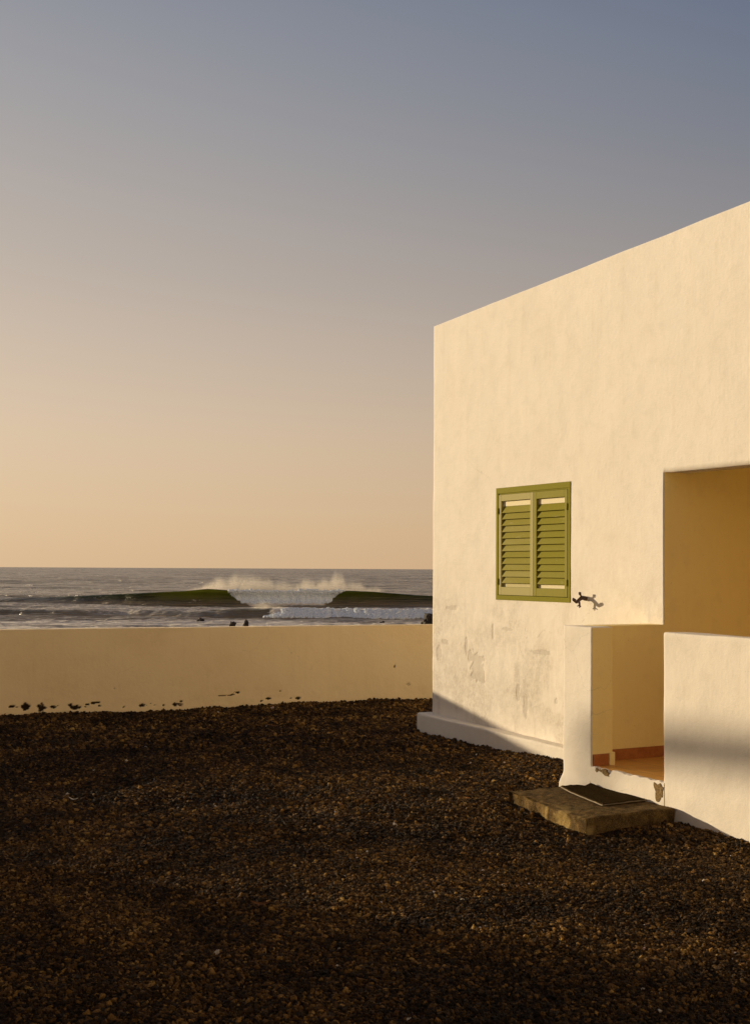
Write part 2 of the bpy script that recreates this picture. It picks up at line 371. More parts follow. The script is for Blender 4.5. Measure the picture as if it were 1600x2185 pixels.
# ------------------------------------------------------------------ white house
house = tag(empty('white_house', (XF, YC, 0)), 'white plastered seaside house with green shuttered window and recessed porch', 'house')
WY0, WY1, WZ0, WZ1 = 9.345, 10.556, -.296, .806      # window opening
LZ = .81                                             # lintel underside
RY0 = 4.6                                            # near jamb of the recess, out of frame
def roof_h(y): return 2.64 + (YC - y) * .0365 + .004 * (fbm(y * 2.1, y * 0 + 3, 4) - .5) * 2 
ys = np.unique(np.round(np.concatenate([span(0, 6, .1), span(6, 8.078, .03), [RY0], span(Y1, WY0, .011), span(WY0, WY1, .011), span(WY1, YC, .011)]), 5))
zs = np.unique(np.round(np.concatenate([span(-1.85, WZ0, .010), span(WZ0, WZ1, .02), span(WZ1, LZ, .004), span(LZ, 2.56, .04), [2.60, 2.63, 2.64]]), 5))
ST = {}
def facade_fn(U, V):
    top = V > 2.635
    # heights above the window stretch up to the sloping roof line
    t = np.clip((V - LZ) / (2.64 - LZ), 0, 1)
    z = np.where(t > 0, LZ + t * (roof_h(U) - LZ), V)
    n1 = fbm(U * 1.6 + 3, z * 1.6 + 1, 4); big = fbm(U * 4 + 11, z * 4 + 2, 5); fine = fbm(U * 22, z * 22, 4)
    low = sstep(.2, -.7, z) * (1 - sstep(-1.50, -1.75, z) * .5)
    stain = low * sstep(.47, .66, fbm(U * 2.2 + 31, z * 2.6 + 7, 5)) * .60
    vert = low * sstep(.55, .8, fbm(U * 9 + 5, z * 1.6 + 2, 4)) * .35
    peel = np.zeros_like(U); dep = np.zeros_like(U)
    def blob(px, py, rpx, rpy, thr=.5, sharp=.06, amt=1., box=False):
        cy, cz = on_x(px, py, XF); ey, _ = on_x(px + rpx, py, XF); _, ez = on_x(px, py + rpy, XF)
        ry_ = abs(ey - cy); rz_ = abs(ez - cz)
        dy = np.abs(U - cy) / ry_; dz = np.abs(z - cz) / rz_
        d = np.maximum(dy, dz) if box else np.sqrt(dy ** 2 + dz ** 2)
        return amt * sstep(sharp, -sharp, d - 1 + (fine - .5) * 1.3 + (big - .5) * .9)
    pk = blob(1020, 1425, 13, 25, box=True, amt=.34); peel = np.maximum(peel, pk)
    for b in ((1003, 1402, 4, 15, .30), (938, 1395, 5, 16, .26), (950, 1372, 10, 6, .2), (1052, 1350, 2.5, 18, .22), (1078, 1345, 14, 5, .22), (1122, 1510, 5, 24, .2), (1106, 1480, 4, 20, .2), (1188, 1500, 4, 7, .24), (965, 1300, 14, 5, .18), (996, 1378, 3, 22, .24), (1150, 1395, 26, 5, .16))[:]:
        peel = np.maximum(peel, blob(b[0], b[1], b[2], b[3], amt=b[4], sharp=.2))
    for b in ((1145, 1410, 28, 34, .55), (1150, 1450, 22, 26, .5), (960, 1310, 26, 40, .45), (1060, 1360, 70, 26, .4), (990, 1390, 55, 30, .4), (1090, 1480, 60, 60, .35), (1150, 1590, 40, 10, .3)):
        stain = np.maximum(stain, blob(b[0], b[1], b[2], b[3], amt=b[4], sharp=.7))
    edge = np.exp(-((peel - .17) / .07) ** 2)
    dep = -(.006 * (n1 - .5) * 2) - .004 * peel / .34 + low * .004 * (fbm(U * 14, z * 14, 4) - .5)
    cr = np.abs(fbm(U * 2.4 + 50, z * 2.4 + 50, 5) - .5)
    crack = low * sstep(.009, .001, cr) * sstep(.5, .62, fbm(U * 1.5 + 8, z * 1.5 + 4, 2)) * .6
    ST['stain'] = np.clip(np.maximum(np.maximum(stain, vert), crack), 0, 1)
    ST['peel'] = np.clip(peel + low * .2 * edge * (peel > .05), 0, 1)
    return np.stack([np.full_like(U, XF) - dep * 1.0, U, z + E], 1)
def in_hole(u, v):
    return ((u > WY0) & (u < WY1) & (v > WZ0) & (v < WZ1)) | ((u > RY0) & (u < Y1) & (v < LZ))
co, f = grid_sheet(ys, zs, facade_fn, in_hole)
# give the facade its thickness: border vertices pushed back 0.25 m
bmf = bmesh.new(); me = mesh_np('wall', co, f[:, ::-1], ST); bmf.from_mesh(me)
for v_ in [v_ for v_ in bmf.verts if not v_.link_faces]: bmf.verts.remove(v_)
bound = [e for e in bmf.edges if e.is_boundary]
r_ = bmesh.ops.extrude_edge_only(bmf, edges=bound)
for v_ in [q for q in r_['geom'] if isinstance(q, bmesh.types.BMVert)]: v_.co.x += .25
# the three other sides, behind the front
bmf.to_mesh(me); bmf.free()
wall = link('wall', me, M['facade'], house)
bm = bmesh.new()
def quad(bm, *p): return bm.faces.new([bm.verts.new((a[0], a[1], a[2] + E)) for a in p])
zt0, zt1 = float(roof_h(np.array(YC))), float(roof_h(np.array(0.)))
quad(bm, (7.25, YC, -1.9), (14, YC, -1.9), (14, YC, zt0), (7.25, YC, zt0))
quad(bm, (7.25, 0, -1.9), (14, 0, -1.9), (14, 0, zt1), (7.25, 0, zt1))
quad(bm, (14, 0, -1.9), (14, YC, -1.9), (14, YC, zt0), (14, 0, zt1))
rear = link('rear_wall', bm_mesh('rear_wall', bm), M['facade'], house)
bm = bmesh.new(); quad(bm, (7.2, 0, zt1 - .05), (14, 0, zt1 - .05), (14, YC, zt0 - .05), (7.2, YC, zt0 - .05))
r_ = bmesh.ops.solidify(bm, geom=bm.faces[:], thickness=.06)
link('roof', bm_mesh('roof', bm), M['facade'], house)
# recess room: side wall (L-shaped, runs out as the low porch wall), back wall, ceiling, near wall
PT = -.446                                           # top of the low porch walls
FL = -1.526                                          # porch floor
def lside(co):
    return co
bm = bmesh.new()
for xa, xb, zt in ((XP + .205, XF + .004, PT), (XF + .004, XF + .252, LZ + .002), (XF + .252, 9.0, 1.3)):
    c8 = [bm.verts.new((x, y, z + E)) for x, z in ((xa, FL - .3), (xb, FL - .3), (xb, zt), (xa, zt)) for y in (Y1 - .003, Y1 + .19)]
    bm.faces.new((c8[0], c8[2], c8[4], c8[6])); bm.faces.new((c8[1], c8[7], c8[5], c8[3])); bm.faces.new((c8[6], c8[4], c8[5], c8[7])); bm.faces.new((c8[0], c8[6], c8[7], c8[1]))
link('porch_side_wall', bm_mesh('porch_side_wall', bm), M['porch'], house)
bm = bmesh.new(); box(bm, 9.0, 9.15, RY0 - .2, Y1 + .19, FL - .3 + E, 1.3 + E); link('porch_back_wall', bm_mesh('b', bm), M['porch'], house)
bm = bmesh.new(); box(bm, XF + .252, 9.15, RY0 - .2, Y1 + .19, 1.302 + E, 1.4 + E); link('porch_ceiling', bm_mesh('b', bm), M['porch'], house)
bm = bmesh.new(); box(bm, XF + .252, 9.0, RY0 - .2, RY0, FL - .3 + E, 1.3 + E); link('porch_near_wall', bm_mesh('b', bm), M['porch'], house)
bm = bmesh.new(); box(bm, XP + .03, 9.0, RY0, Y1, FL - .25 + E, FL + E); fl = link('porch_floor', bm_mesh('porch_floor', bm), M['floor'], house)
# threshold: chipped white nosing in the doorway
GY0, GY1 = 7.073, 7.903
def thr_shape(co):
    top = sstep(FL + E - .05, FL + E - .005, co[:, 2])
    fr = sstep(XP + .05, XP, co[:, 0])
    y = co[:, 1]
    jag = (fbm(y * 16 + 2, y * 0 + 1, 4) - .5) * .03
    c1 = .0 
    for cy, wd, dp in ((7.80, .018, .022), (7.70, .035, .035), (7.67, .02, .02)): c1 = c1 + dp * np.exp(-((y - cy) / wd) ** 2)
    co[:, 2] += top * fr * (jag - c1)
    return co
round_box('threshold', XP - .004, XP + .035, GY0 - .02, GY1 + .02, -1.86 + E, FL + .006 + E, M['facade'], house, r=.008, step=.01, wob=.004, shape=thr_shape)
def flare(co):      # plaster spreads towards the gravel
    zb = (co[:, 2] - E); k_ = sstep(-1.60, -1.72, zb); n_ = fbm(co[:, 1] * 9, co[:, 2] * 9, 4)
    m = (co[:, 0] < XP + .1)
    co[:, 0] -= m * k_ * (.01 + .03 * n_); co[:, 1] += (co[:, 1] > 8.15) * k_ * (.0 + .05 * n_)
    return co
pil = round_box('pillar', XP, XP + .211, GY1, Y1 + .19, -1.95 + E, PT + E, M['facade'], house, r=.012, step=.025, wob=.005, shape=flare)
pil.data.materials.append(M['porch'])      # side turned from the sun: shade and warm bounce put into its colour
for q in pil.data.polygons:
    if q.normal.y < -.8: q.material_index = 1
round_box('parapet', XP, XP + .21, 3.6, GY0, -1.95 + E, PT + E, M['facade'], house, r=.014, step=.035, wob=.006)
round_box('parapet_end', XP + .212, XF - .002, 3.6, 3.8, -1.95 + E, PT + E, M['facade'], house, r=.014, step=.05, wob=.003)
# skirting tiles
def skirting(x0, x1, y0, y1, z0, z1): 
    bm = bmesh.new(); box(bm, x0, x1, y0, y1, z0 + E, z1 + E, .002); return link('skirting_tile', bm_mesh('skirting_tile', bm), M['terracotta'], house)
skirting(XP + .012, XP + .165, GY1 - .012, GY1 - .0015, FL + .001, FL + .092)
x_ = XP + .26
for i, wd in enumerate((.0, .62, .33, .33, .33, .33)):
    if wd == 0: continue
    skirting(x_, x_ + wd - .004, Y1 - .015 + (i % 2) * .0015, Y1 - .0035, FL + .001, FL + .086 + (i % 2) * .003); x_ += wd
# plaster foot beside the pillar tile
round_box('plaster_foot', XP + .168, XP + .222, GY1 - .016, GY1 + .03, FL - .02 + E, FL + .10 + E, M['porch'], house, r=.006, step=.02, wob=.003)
# bare patches where the plaster has fallen off
def patch(name, cy, cz, ry_, rz_, seed, xface):
    bm = bmesh.new(); n_ = 26; c0 = bm.verts.new((xface - .004, cy, cz + E)); ring = []; ring2 = []
    for i in range(n_):
        a = i / n_ * 6.283; q = 1 + .35 * (mnoise.noise(Vector((math.cos(a) * 1.6 + seed, math.sin(a) * 1.6, seed)))) * 2
        ring.append(bm.verts.new((xface - .0045, cy + ry_ * q * math.cos(a), cz + E + rz_ * q * math.sin(a))))
        ring2.append(bm.verts.new((xface + .01, cy + ry_ * q * 1.04 * math.cos(a), cz + E + rz_ * q * 1.04 * math.sin(a))))
    for i in range(n_):
        j = (i + 1) % n_; bm.faces.new((c0, ring[i], ring[j])); bm.faces.new((ring[i], ring2[i], ring2[j], ring[j]))
    return link(name, bm_mesh(name, bm), M['mortar'], house)
patch('bare_patch', 7.115, FL - .065, .05, .062, 3.1, XP - .004)
patch('bare_patch', 7.735, FL - .022, .045, .022, 5.4, XP - .004)
patch('bare_patch', 7.83, FL - .016, .014, .014, 8.4, XP - .004)
# plinth along the facade
def plinth_shape(co):
    t = (co[:, 1] - 8.27) / (11.95 - 8.27)
    up = sstep(-1.75, -1.6, co[:, 2] - E)
    co[:, 2] += up * (-.065 * (1 - t)); co[:, 2] += up * .004 * (fbm(co[:, 1] * 6, co[:, 0] * 6, 3) - .5)
    return co
round_box('plinth', XF - .135, XF + .05, 8.268, YC + .11, -2.0 + E, -1.553 + E, M['facade'], house, r=.022, step=.03, wob=.006, shape=plinth_shape)

# window: frame > two shutters
bm = bmesh.new(); fo = XF - .006; fi = XF + .06
def fbox(bm, y0, y1, z0, z1, x0=fo, x1=fi, bev=.002): box(bm, x0, x1, y0, y1, z0 + E, z1 + E, bev)
fbox(bm, WY0 - .004, WY1 + .004, WZ1 - .052, WZ1 + .004); fbox(bm, WY0 - .004, WY1 + .004, WZ0 - .004, WZ0 + .042)
fbox(bm, WY0 - .004, WY0 + .030, WZ0 + .0425, WZ1 - .0525); fbox(bm, WY1 - .034, WY1 + .004, WZ0 + .0425, WZ1 - .0525)
fbox(bm, WY0 + .030, WY1 - .034, WZ1 - .064, WZ1 - .0522, fo + .008, fi)        # inner fillet under the head
win = link('window', bm_mesh('window_frame', bm), M['green'], house)
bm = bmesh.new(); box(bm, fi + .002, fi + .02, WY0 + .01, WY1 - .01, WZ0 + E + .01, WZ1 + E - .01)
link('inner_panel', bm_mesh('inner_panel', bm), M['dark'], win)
def shutter(y0, y1, z0, z1, mat, stileL, stileR, top, bot):
    """y0 is the near side (right in the photo), y1 the far side"""
    x0 = XF - .003; x1 = x0 + .038; bm = bmesh.new()
    fbox(bm, y0, y0 + stileR, z0, z1, x0, x1, .0025); fbox(bm, y1 - stileL, y1, z0, z1, x0, x1, .0025)
    iy0, iy1 = y0 + stileR + .0004, y1 - stileL - .0004
    fbox(bm, iy0, iy1, z1 - top, z1, x0 + .0005, x1, .002); fbox(bm, iy0, iy1, z0, z0 + bot, x0 + .0005, x1, .002)
    a, b = z0 + bot, z1 - top; nb0 = len(bm.verts)
    # flat strips of bare wood at top and bottom, set back
    fbox(bm, iy0, iy1, b - .052, b - .001, x0 + .027, x0 + .036, .001); fbox(bm, iy0, iy1, a + .001, a + .038, x0 + .027, x0 + .036, .001)
    nb1 = len(bm.verts)
    n_ = 12; za, zb = a + .040, b - .054; pit = (zb - za) / n_
    for i in range(n_):
        zc = za + pit * (i + .5); ang = R(24) + R(random.uniform(-1.5, 1.5)); L = pit * 1.16
        m = Matrix.Translation((x0 + .0215, (iy0 + iy1) / 2, zc + E)) @ Matrix.Rotation(ang, 4, 'Y')
        box(bm, -.0035, .0035, -(iy1 - iy0) / 2, (iy1 - iy0) / 2, -L / 2, L / 2, .001, m)
    bmesh.ops.recalc_face_normals(bm, faces=bm.faces)
    me = bpy.data.meshes.new('shutter'); bm.to_mesh(me); bm.free()
    v = np.zeros(len(me.vertices), np.float32); v[nb1:] = np.repeat(np.random.default_rng(len(v)).uniform(0, .14 if mat is M['green_l'] else .05, len(v[nb1:]) // 24 + 1), 24)[:len(v[nb1:])]; v[:nb0] = .30 if mat is M['green_l'] else .06; v[nb0:nb0 + (nb1 - nb0) // 2] = 1.; v[nb0 + (nb1 - nb0) // 2:nb1] = .5 if mat is M['green_l'] else .9
    a_ = me.attributes.new('bare', 'FLOAT', 'POINT'); a_.data.foreach_set('value', v)
    return link('shutter', me, mat, win)
mid = 9.924
s1 = shutter(mid + .002, WY1 - .041, WZ0 + .046, WZ1 - .066, M['green_l'], .043, .050, .062, .078); s1['label'] = 'sunbleached left shutter with worn pale paint'
s2 = shutter(WY0 + .043, mid - .002, WZ0 + .046, WZ1 - .066, M['green_r'], .048, .040, .066, .074); s2['label'] = 'greener right shutter with bare wood end slats'
for y_, zz in ((WY0 + .038, .58), (WY0 + .038, -.12), (WY1 - .038, .58), (WY1 - .038, -.12)):
    bm = bmesh.new(); bmesh.ops.create_cone(bm, cap_ends=True, segments=10, radius1=.006, radius2=.006, depth=.06, matrix=Matrix.Translation((XF - .010, y_, zz + E)))
    link('hinge', bm_mesh('hinge', bm), M['green'], win, smooth=True)

# ------------------------------------------------------------------ gecko-shaped shutter catch standing out from the wall
def tube(bm, pts, rad, seg=8):
    rings = []
    for i, p in enumerate(pts):
        p = Vector(p); d = (Vector(pts[min(i + 1, len(pts) - 1)]) - Vector(pts[max(i - 1, 0)])).normalized()
        u = d.cross(Vector((0, 1, 0))); 
        if u.length < .1: u = d.cross(Vector((1, 0, 0)))
        u.normalize(); v = d.cross(u); r0 = rad[i]
        rings.append([bm.verts.new(p + (u * math.cos(t) + v * math.sin(t)) * r0) for t in [k2 / seg * 6.2832 for k2 in range(seg)]])
    for a, b in zip(rings, rings[1:]):
        for i in range(seg): j = (i + 1) % seg; bm.faces.new((a[i], a[j], b[j], b[i]))
    bm.faces.new(rings[0][::-1]); bm.faces.new(rings[-1])
gy, gz = on_x(1251, 1281, XF)
gk = tag(empty('gecko_ornament', (XF, gy, gz + E)), 'small rusty gecko shaped shutter catch sticking out of the wall beside the window', 'wall ornament')
def G(u, v): return (XF - u * .92, gy, gz + v * .9 + E)      # u out of the wall, v up
bm = bmesh.new()
tube(bm, [G(-.01, .0), G(.02, .004), (G(.045, .010)), G(.07, .001), G(.095, -.018), G(.115, -.033), G(.128, -.038)], [.020, .021, .019, .017, .017, .014, .009])
tube(bm, [G(.120, -.036), G(.132, -.026), G(.143, -.012), G(.150, -.002)], [.010, .012, .017, .010])
tube(bm, [G(.143, -.010), G(.156, -.006), G(.165, -.010)], [.013, .016, .007])
link('body', bm_mesh('body', bm), M['iron'], gk, smooth=True)
for pts_ in ([G(.055, .012), G(.066, .030), G(.072, .044)], [G(.090, -.022), G(.082, -.042), G(.080, -.062)]):
    bm = bmesh.new(); tube(bm, pts_, [.010, .009, .008]); e = Vector(pts_[-1])
    up = 1 if pts_[-1][2] > pts_[0][2] else -1
    if up > 0:
        tube(bm, [e, e + Vector((-.006, 0, .010)), e + Vector((-.004, 0, .020))], [.009, .014, .010]); tube(bm, [e, e + Vector((-.016, 0, -.002))], [.006, .004])
    else:
        for dx, dz in ((.012, -.018), (-.002, -.026), (-.026, -.010)): tube(bm, [e, e + Vector((dx, 0, dz))], [.007, .0045])
    link('leg', bm_mesh('leg', bm), M['iron'], gk, smooth=True)

# ------------------------------------------------------------------ concrete doorstep and mat
TOPS = -1.687
def step_shape(co):
    x, y, z = co[:, 0].copy(), co[:, 1].copy(), co[:, 2].copy(); n1 = fbm(y * 7 + x * 5, z * 9 + x * 3, 5) - .5; n2 = fbm(x * 12 + 9, y * 12, 4) - .5
    fr = sstep(5.45, 5.38, x); sd = sstep(7.02, 6.95, y); fa = sstep(7.98, 8.06, y)
    top = sstep(TOPS + E - .02, TOPS + E, z)
    co[:, 0] += fr * (n1 * .06 + .006); co[:, 1] += sd * (-n1 * .035) + fa * (n1 * .05)
    co[:, 2] += top * (n2 * .016 + (fbm(x * 40, y * 40, 3) - .5) * .006) - top * fr * .012
    co[:, 0] += sstep(7.0, 8.0, y) * fr * .11
    return co
st = round_box('concrete_step', 5.345, XP - .004, 6.945, 8.03, -1.95 + E, TOPS + E, M['concrete'], None, r=.009, step=.016, wob=.006, shape=step_shape)
tag(st, 'rough weathered concrete slab step below the porch doorway', 'doorstep')
v = np.zeros(len(st.data.vertices) * 3, np.float32); st.data.vertices.foreach_get('co', v); v = v.reshape(-1, 3)
lipv = sstep(5.43, 5.38, v[:, 0]) * sstep(.45, .6, fbm(v[:, 1] * 9, v[:, 2] * 7 + 3, 4)) * .9
a = st.data.attributes.new('lip', 'FLOAT', 'POINT'); a.data.foreach_set('value', lipv.astype(np.float32))
mat_o = tag(empty('door_mat', (5.9, 7.55, TOPS + E)), 'dark bristle door mat with pale rubber edge lying crooked on the concrete step', 'door mat')
A_, B_, C_, D_ = (5.69, 7.215), (5.845, 7.925), (6.112, 7.86), (6.112, 7.235)
def matsheet(inset, z0, z1, name, m, lump=1.):
    nu, nv = 40, 26; top = []; bm = bmesh.new(); V = {}
    for lay in (0, 1):
        for i in range(nu + 1):
            for j in range(nv + 1):
                u = inset + (1 - 2 * inset) * i / nu; w_ = inset * 1.6 + (1 - 3.2 * inset) * j / nv
                px_ = [(A_[q] * (1 - u) + B_[q] * u) * (1 - w_) + (D_[q] * (1 - u) + C_[q] * u) * w_ for q in (0, 1)]
                curl = .020 * max(0, (u - .72) / .28) ** 1.5 * (.6 + .8 * mnoise.noise(Vector((w_ * 5, 1, 3)))) * lump
                curl += .004 * (mnoise.noise(Vector((u * 5, w_ * 4, 1))) + .4)
                V[lay, i, j] = bm.verts.new((px_[0], px_[1], TOPS + E + curl + (z0 if lay == 0 else z1 + random.uniform(0, .002))))
    for i in range(nu):
        for j in range(nv):
            bm.faces.new((V[1, i, j], V[1, i + 1, j], V[1, i + 1, j + 1], V[1, i, j + 1])); bm.faces.new((V[0, i, j], V[0, i, j + 1], V[0, i + 1, j + 1], V[0, i + 1, j]))
    for i in range(nu):
        for j in (0, nv): bm.faces.new((V[0, i, j], V[0, i + 1, j], V[1, i + 1, j], V[1, i, j]))
    for j in range(nv):
        for i in (0, nu): bm.faces.new((V[0, i, j], V[0, i, j + 1], V[1, i, j + 1], V[1, i, j]))
    return link(name, bm_mesh(name, bm), m, mat_o, smooth=False)
matsheet(0, .006, .012, 'rubber_base', M['rubber']); matsheet(.015, .0125, .019, 'pile', M['coir'])

# ------------------------------------------------------------------ boundary wall
x0w, x1w = -9.0, 16.0; dirw = Vector((1, -.1275, 0)).normalized(); org = Vector((3.16, 15.43, 0)); WT = -.752
us = np.unique(np.round(np.concatenate([span(-12, -.6, .25), span(-.6, 6.3, .012), span(6.3, 14, .25)]), 5))
vs = np.unique(np.round(np.concatenate([[-2.1], span(-1.85, -1.45, .010), span(-1.45, WT - .012, .03), [WT - .012, WT - .008, WT - .003]]), 5))
WS = {}
chips = []   # (px, py, rx, ry)
for c_ in ((30, 1506, 7, 3), (40, 1508, 5, 2), (57, 1508, 8, 6), (95, 1509, 12, 7), (118, 1508, 7, 2.5), (127, 1506, 5, 1.5), (154, 1505, 5, 3), (163, 1509, 9, 4), (190, 1503, 7, 2), (206, 1500, 9, 2.5), (185, 1508, 4, 1.5), (215, 1506, 3, 1.5), (268, 1509, 4, 2.5), (306, 1505, 6, 4), (324, 1502, 3, 1.5), (336, 1504, 3, 1.2), (352, 1505, 3, 1.5), (382, 1503, 12, 3.5), (389, 1496, 3, 1.3), (500, 1483, 4, 1.5), (508, 1478, 6, 2.5), (492, 1485, 4, 1), (575, 1492, 4, 2), (622, 1491, 3, 1.8), (637, 1491, 7, 2.2), (560, 1497, 2.5, 1), (600, 1476, 1.6, 1.6), (843, 1424, 1.6, 1.6), (247, 1470, 3, 3), (475, 1485, 10, .8), (872, 1463, 5, 3)):
    chips.append(c_)
def wpt(px, py):
    t = (px - 800) / 2700; dx, dy = t * rx + fx, t * ry + fy     # per unit depth
    s = (15.43 + .1275 * 3.16) / (dy + .1275 * dx); X_, Y_ = s * dx, s * dy
    return (X_ - 3.16) / dirw.x, -(py - (1209 + .0085 * px)) * s / 2700
def wall_fn(U, V):
    n1 = fbm(U * 1.5, V * 2, 4); fine = fbm(U * 26, V * 34, 4); chip = np.zeros_like(U)
    for (px, py, rpx, rpy) in chips:
        cu, cv = wpt(px, py); eu, _ = wpt(px + rpx, py); _, ev = wpt(px, py + rpy)
        d = np.sqrt(((U - cu) / abs(eu - cu)) ** 2 + ((V - cv) / abs(ev - cv)) ** 2)
        amt = .35 if (px, py) in ((247, 1470), (872, 1463)) else 1.
        chip = np.maximum(chip, amt * sstep(.12, -.12, d - .95 + (fine - .5) * 2.4))
    low = sstep(-1.35, -1.6, V)
    stain = sstep(.5, .75, fbm(U * 1.1 + 9, V * 2.5, 5)) * .45 + low * sstep(.62, .72, fbm(U * 7 + 40, V * 11, 4)) * .25
    WS['stain'] = np.clip(stain, 0, 1); WS['peel'] = chip
    dep = .008 * (n1 - .5) - .018 * chip + .006 * low * (fbm(U * 5, V * 5, 3) - .5)
    vz = V + E + (V > WT - .02) * .004 * (fbm(U * 2, V * 0, 3) - .5)
    P_ = np.array(org)[None, :] + U[:, None] * np.array(dirw)[None, :]
    nrm = np.array((dirw.y, -dirw.x, 0)); P_ = P_ + nrm[None, :] * dep[:, None]
    P_[:, 2] = vz
    return P_
co, f = grid_sheet(us, vs, wall_fn)
me = mesh_np('boundary_wall', co, f, WS)
b2 = bmesh.new(); b2.from_mesh(me)
top = [e for e in b2.edges if e.is_boundary and all(abs(v_.co.z - (WT - .003 + E)) < .01 for v_ in e.verts)]
back = Vector((-dirw.y, dirw.x, 0))
for dd, dz in ((.006, .0025), (.20, .001), (.012, -.012), (.002, -1.3)):
    r_ = bmesh.ops.extrude_edge_only(b2, edges=top); nv_ = [q for q in r_['geom'] if isinstance(q, bmesh.types.BMVert)]; top = [q for q in r_['geom'] if isinstance(q, bmesh.types.BMEdge) and all(w_ in set(nv_) for w_ in q.verts)]
    for v_ in nv_: v_.co += back * dd; v_.co.z += dz
bmesh.ops.recalc_face_normals(b2, faces=b2.faces); b2.to_mesh(me); b2.free()
bw = tag(link('boundary_wall', me, M['yard_wall'], smooth=False), 'long low sand coloured rendered wall between the gravel yard and the sea', 'wall')

# ------------------------------------------------------------------ things outside the frame that throw the shade
# neighbour's unseen building to the left, raised and lengthened to block sky light
nb = tag(empty('neighbour_building', (-.75, 11.6, 0)), 'plain white flat roofed building left of the yard, out of view, raised to darken the gravel', 'building')
round_box('wall', -7.5, -.75, -2.5, 11.6, -.1, 6.2, M['facade'], nb, r=.03, step=.3, wob=.01)
bm = bmesh.new(); box(bm, -7.6, -.65, -2.6, 11.7, 6.2, 6.32, .01); link('roof', bm_mesh('roof', bm), M['facade'], nb)
# shrub added out of view to dim the sunlit gravel on the left
sh = tag(empty('shade_shrub', (-1.9, 14.9, 0)), 'low grey green shrub added out of view by the boundary wall to shade the gravel', 'shrub')
bm = bmesh.new(); tips = []
for i in range(20):
    a = random.uniform(0, 6.28); sp = random.uniform(.3, 1.25); tp = Vector((-1.9 + math.cos(a) * sp, 14.9 + math.sin(a) * sp * .6, random.uniform(.95, 1.25)))
    b0 = Vector((-1.9, 14.9, -.1)); m1 = b0.lerp(tp, .5) + Vector((random.uniform(-.1, .1), random.uniform(-.1, .1), .15)); tube(bm, [b0, m1, tp], [.035, .022, .008], 6); tips += [tp, m1.lerp(tp, .5), b0.lerp(m1, .8)]
link('branches', bm_mesh('branches', bm), M['timber'], sh)
lv, lf = [], []
for i in range(5200):
    c_ = random.choice(tips) + Vector((random.gauss(0, .24), random.gauss(0, .2), random.gauss(0, .13)))
    d_ = Vector((random.gauss(0, 1), random.gauss(0, 1), random.gauss(.4, .8))).normalized() * random.uniform(.035, .07); e_ = d_.cross(Vector((random.gauss(0, 1), random.gauss(0, 1), 1))).normalized() * .011
    if c_.z < .1 or c_.y > 15.7: continue
    n0 = len(lv); lv += [c_ - d_, c_ + e_, c_ + d_, c_ - e_]; lf.append((n0, n0 + 1, n0 + 2, n0 + 3))
k = N('shrub_leaf'); k.set((.06, .075, .03), .7)
link('foliage', mesh_np('foliage', np.array([tuple(q) for q in lv]), lf), k.m, sh)
# unseen timber rail, added to throw the soft shadow band on the parapet
def sun_back(X_, Y_, h, L): return Vector((X_ - math.sin(-SUN_AZ) * L, Y_ + math.cos(SUN_AZ) * L, h + math.tan(SUN_EL) * L))
pa = sun_back(XP, 7.93, -1.30, 24); pb = sun_back(XP, 3.2, -1.06, 24)
fr_ = tag(empty('shadow_frame', (pa.x, pa.y, 0)), 'timber rail on posts added out of view to throw the shadow band on the parapet', 'shadow frame')
bm = bmesh.new(); Lr = (pa - pb).length
box(bm, -.05, .05, 0, Lr, -.12, .12, .004, Matrix.Translation((pb.x, pb.y, pb.z + E)) @ Matrix.Rotation(math.atan2(pa.z - pb.z, pa.y - pb.y), 4, 'X')); link('rail', bm_mesh('rail', bm), M['timber'], fr_)
for yy in (pa.y - .05, pb.y + .05):
    bm = bmesh.new(); box(bm, -.045, .045, yy - .045, yy + .045, -.8, pa.z + E - .096, .004, Matrix.Translation((pa.x, 0, 0))); link('post', bm_mesh('post', bm), M['timber'], fr_)

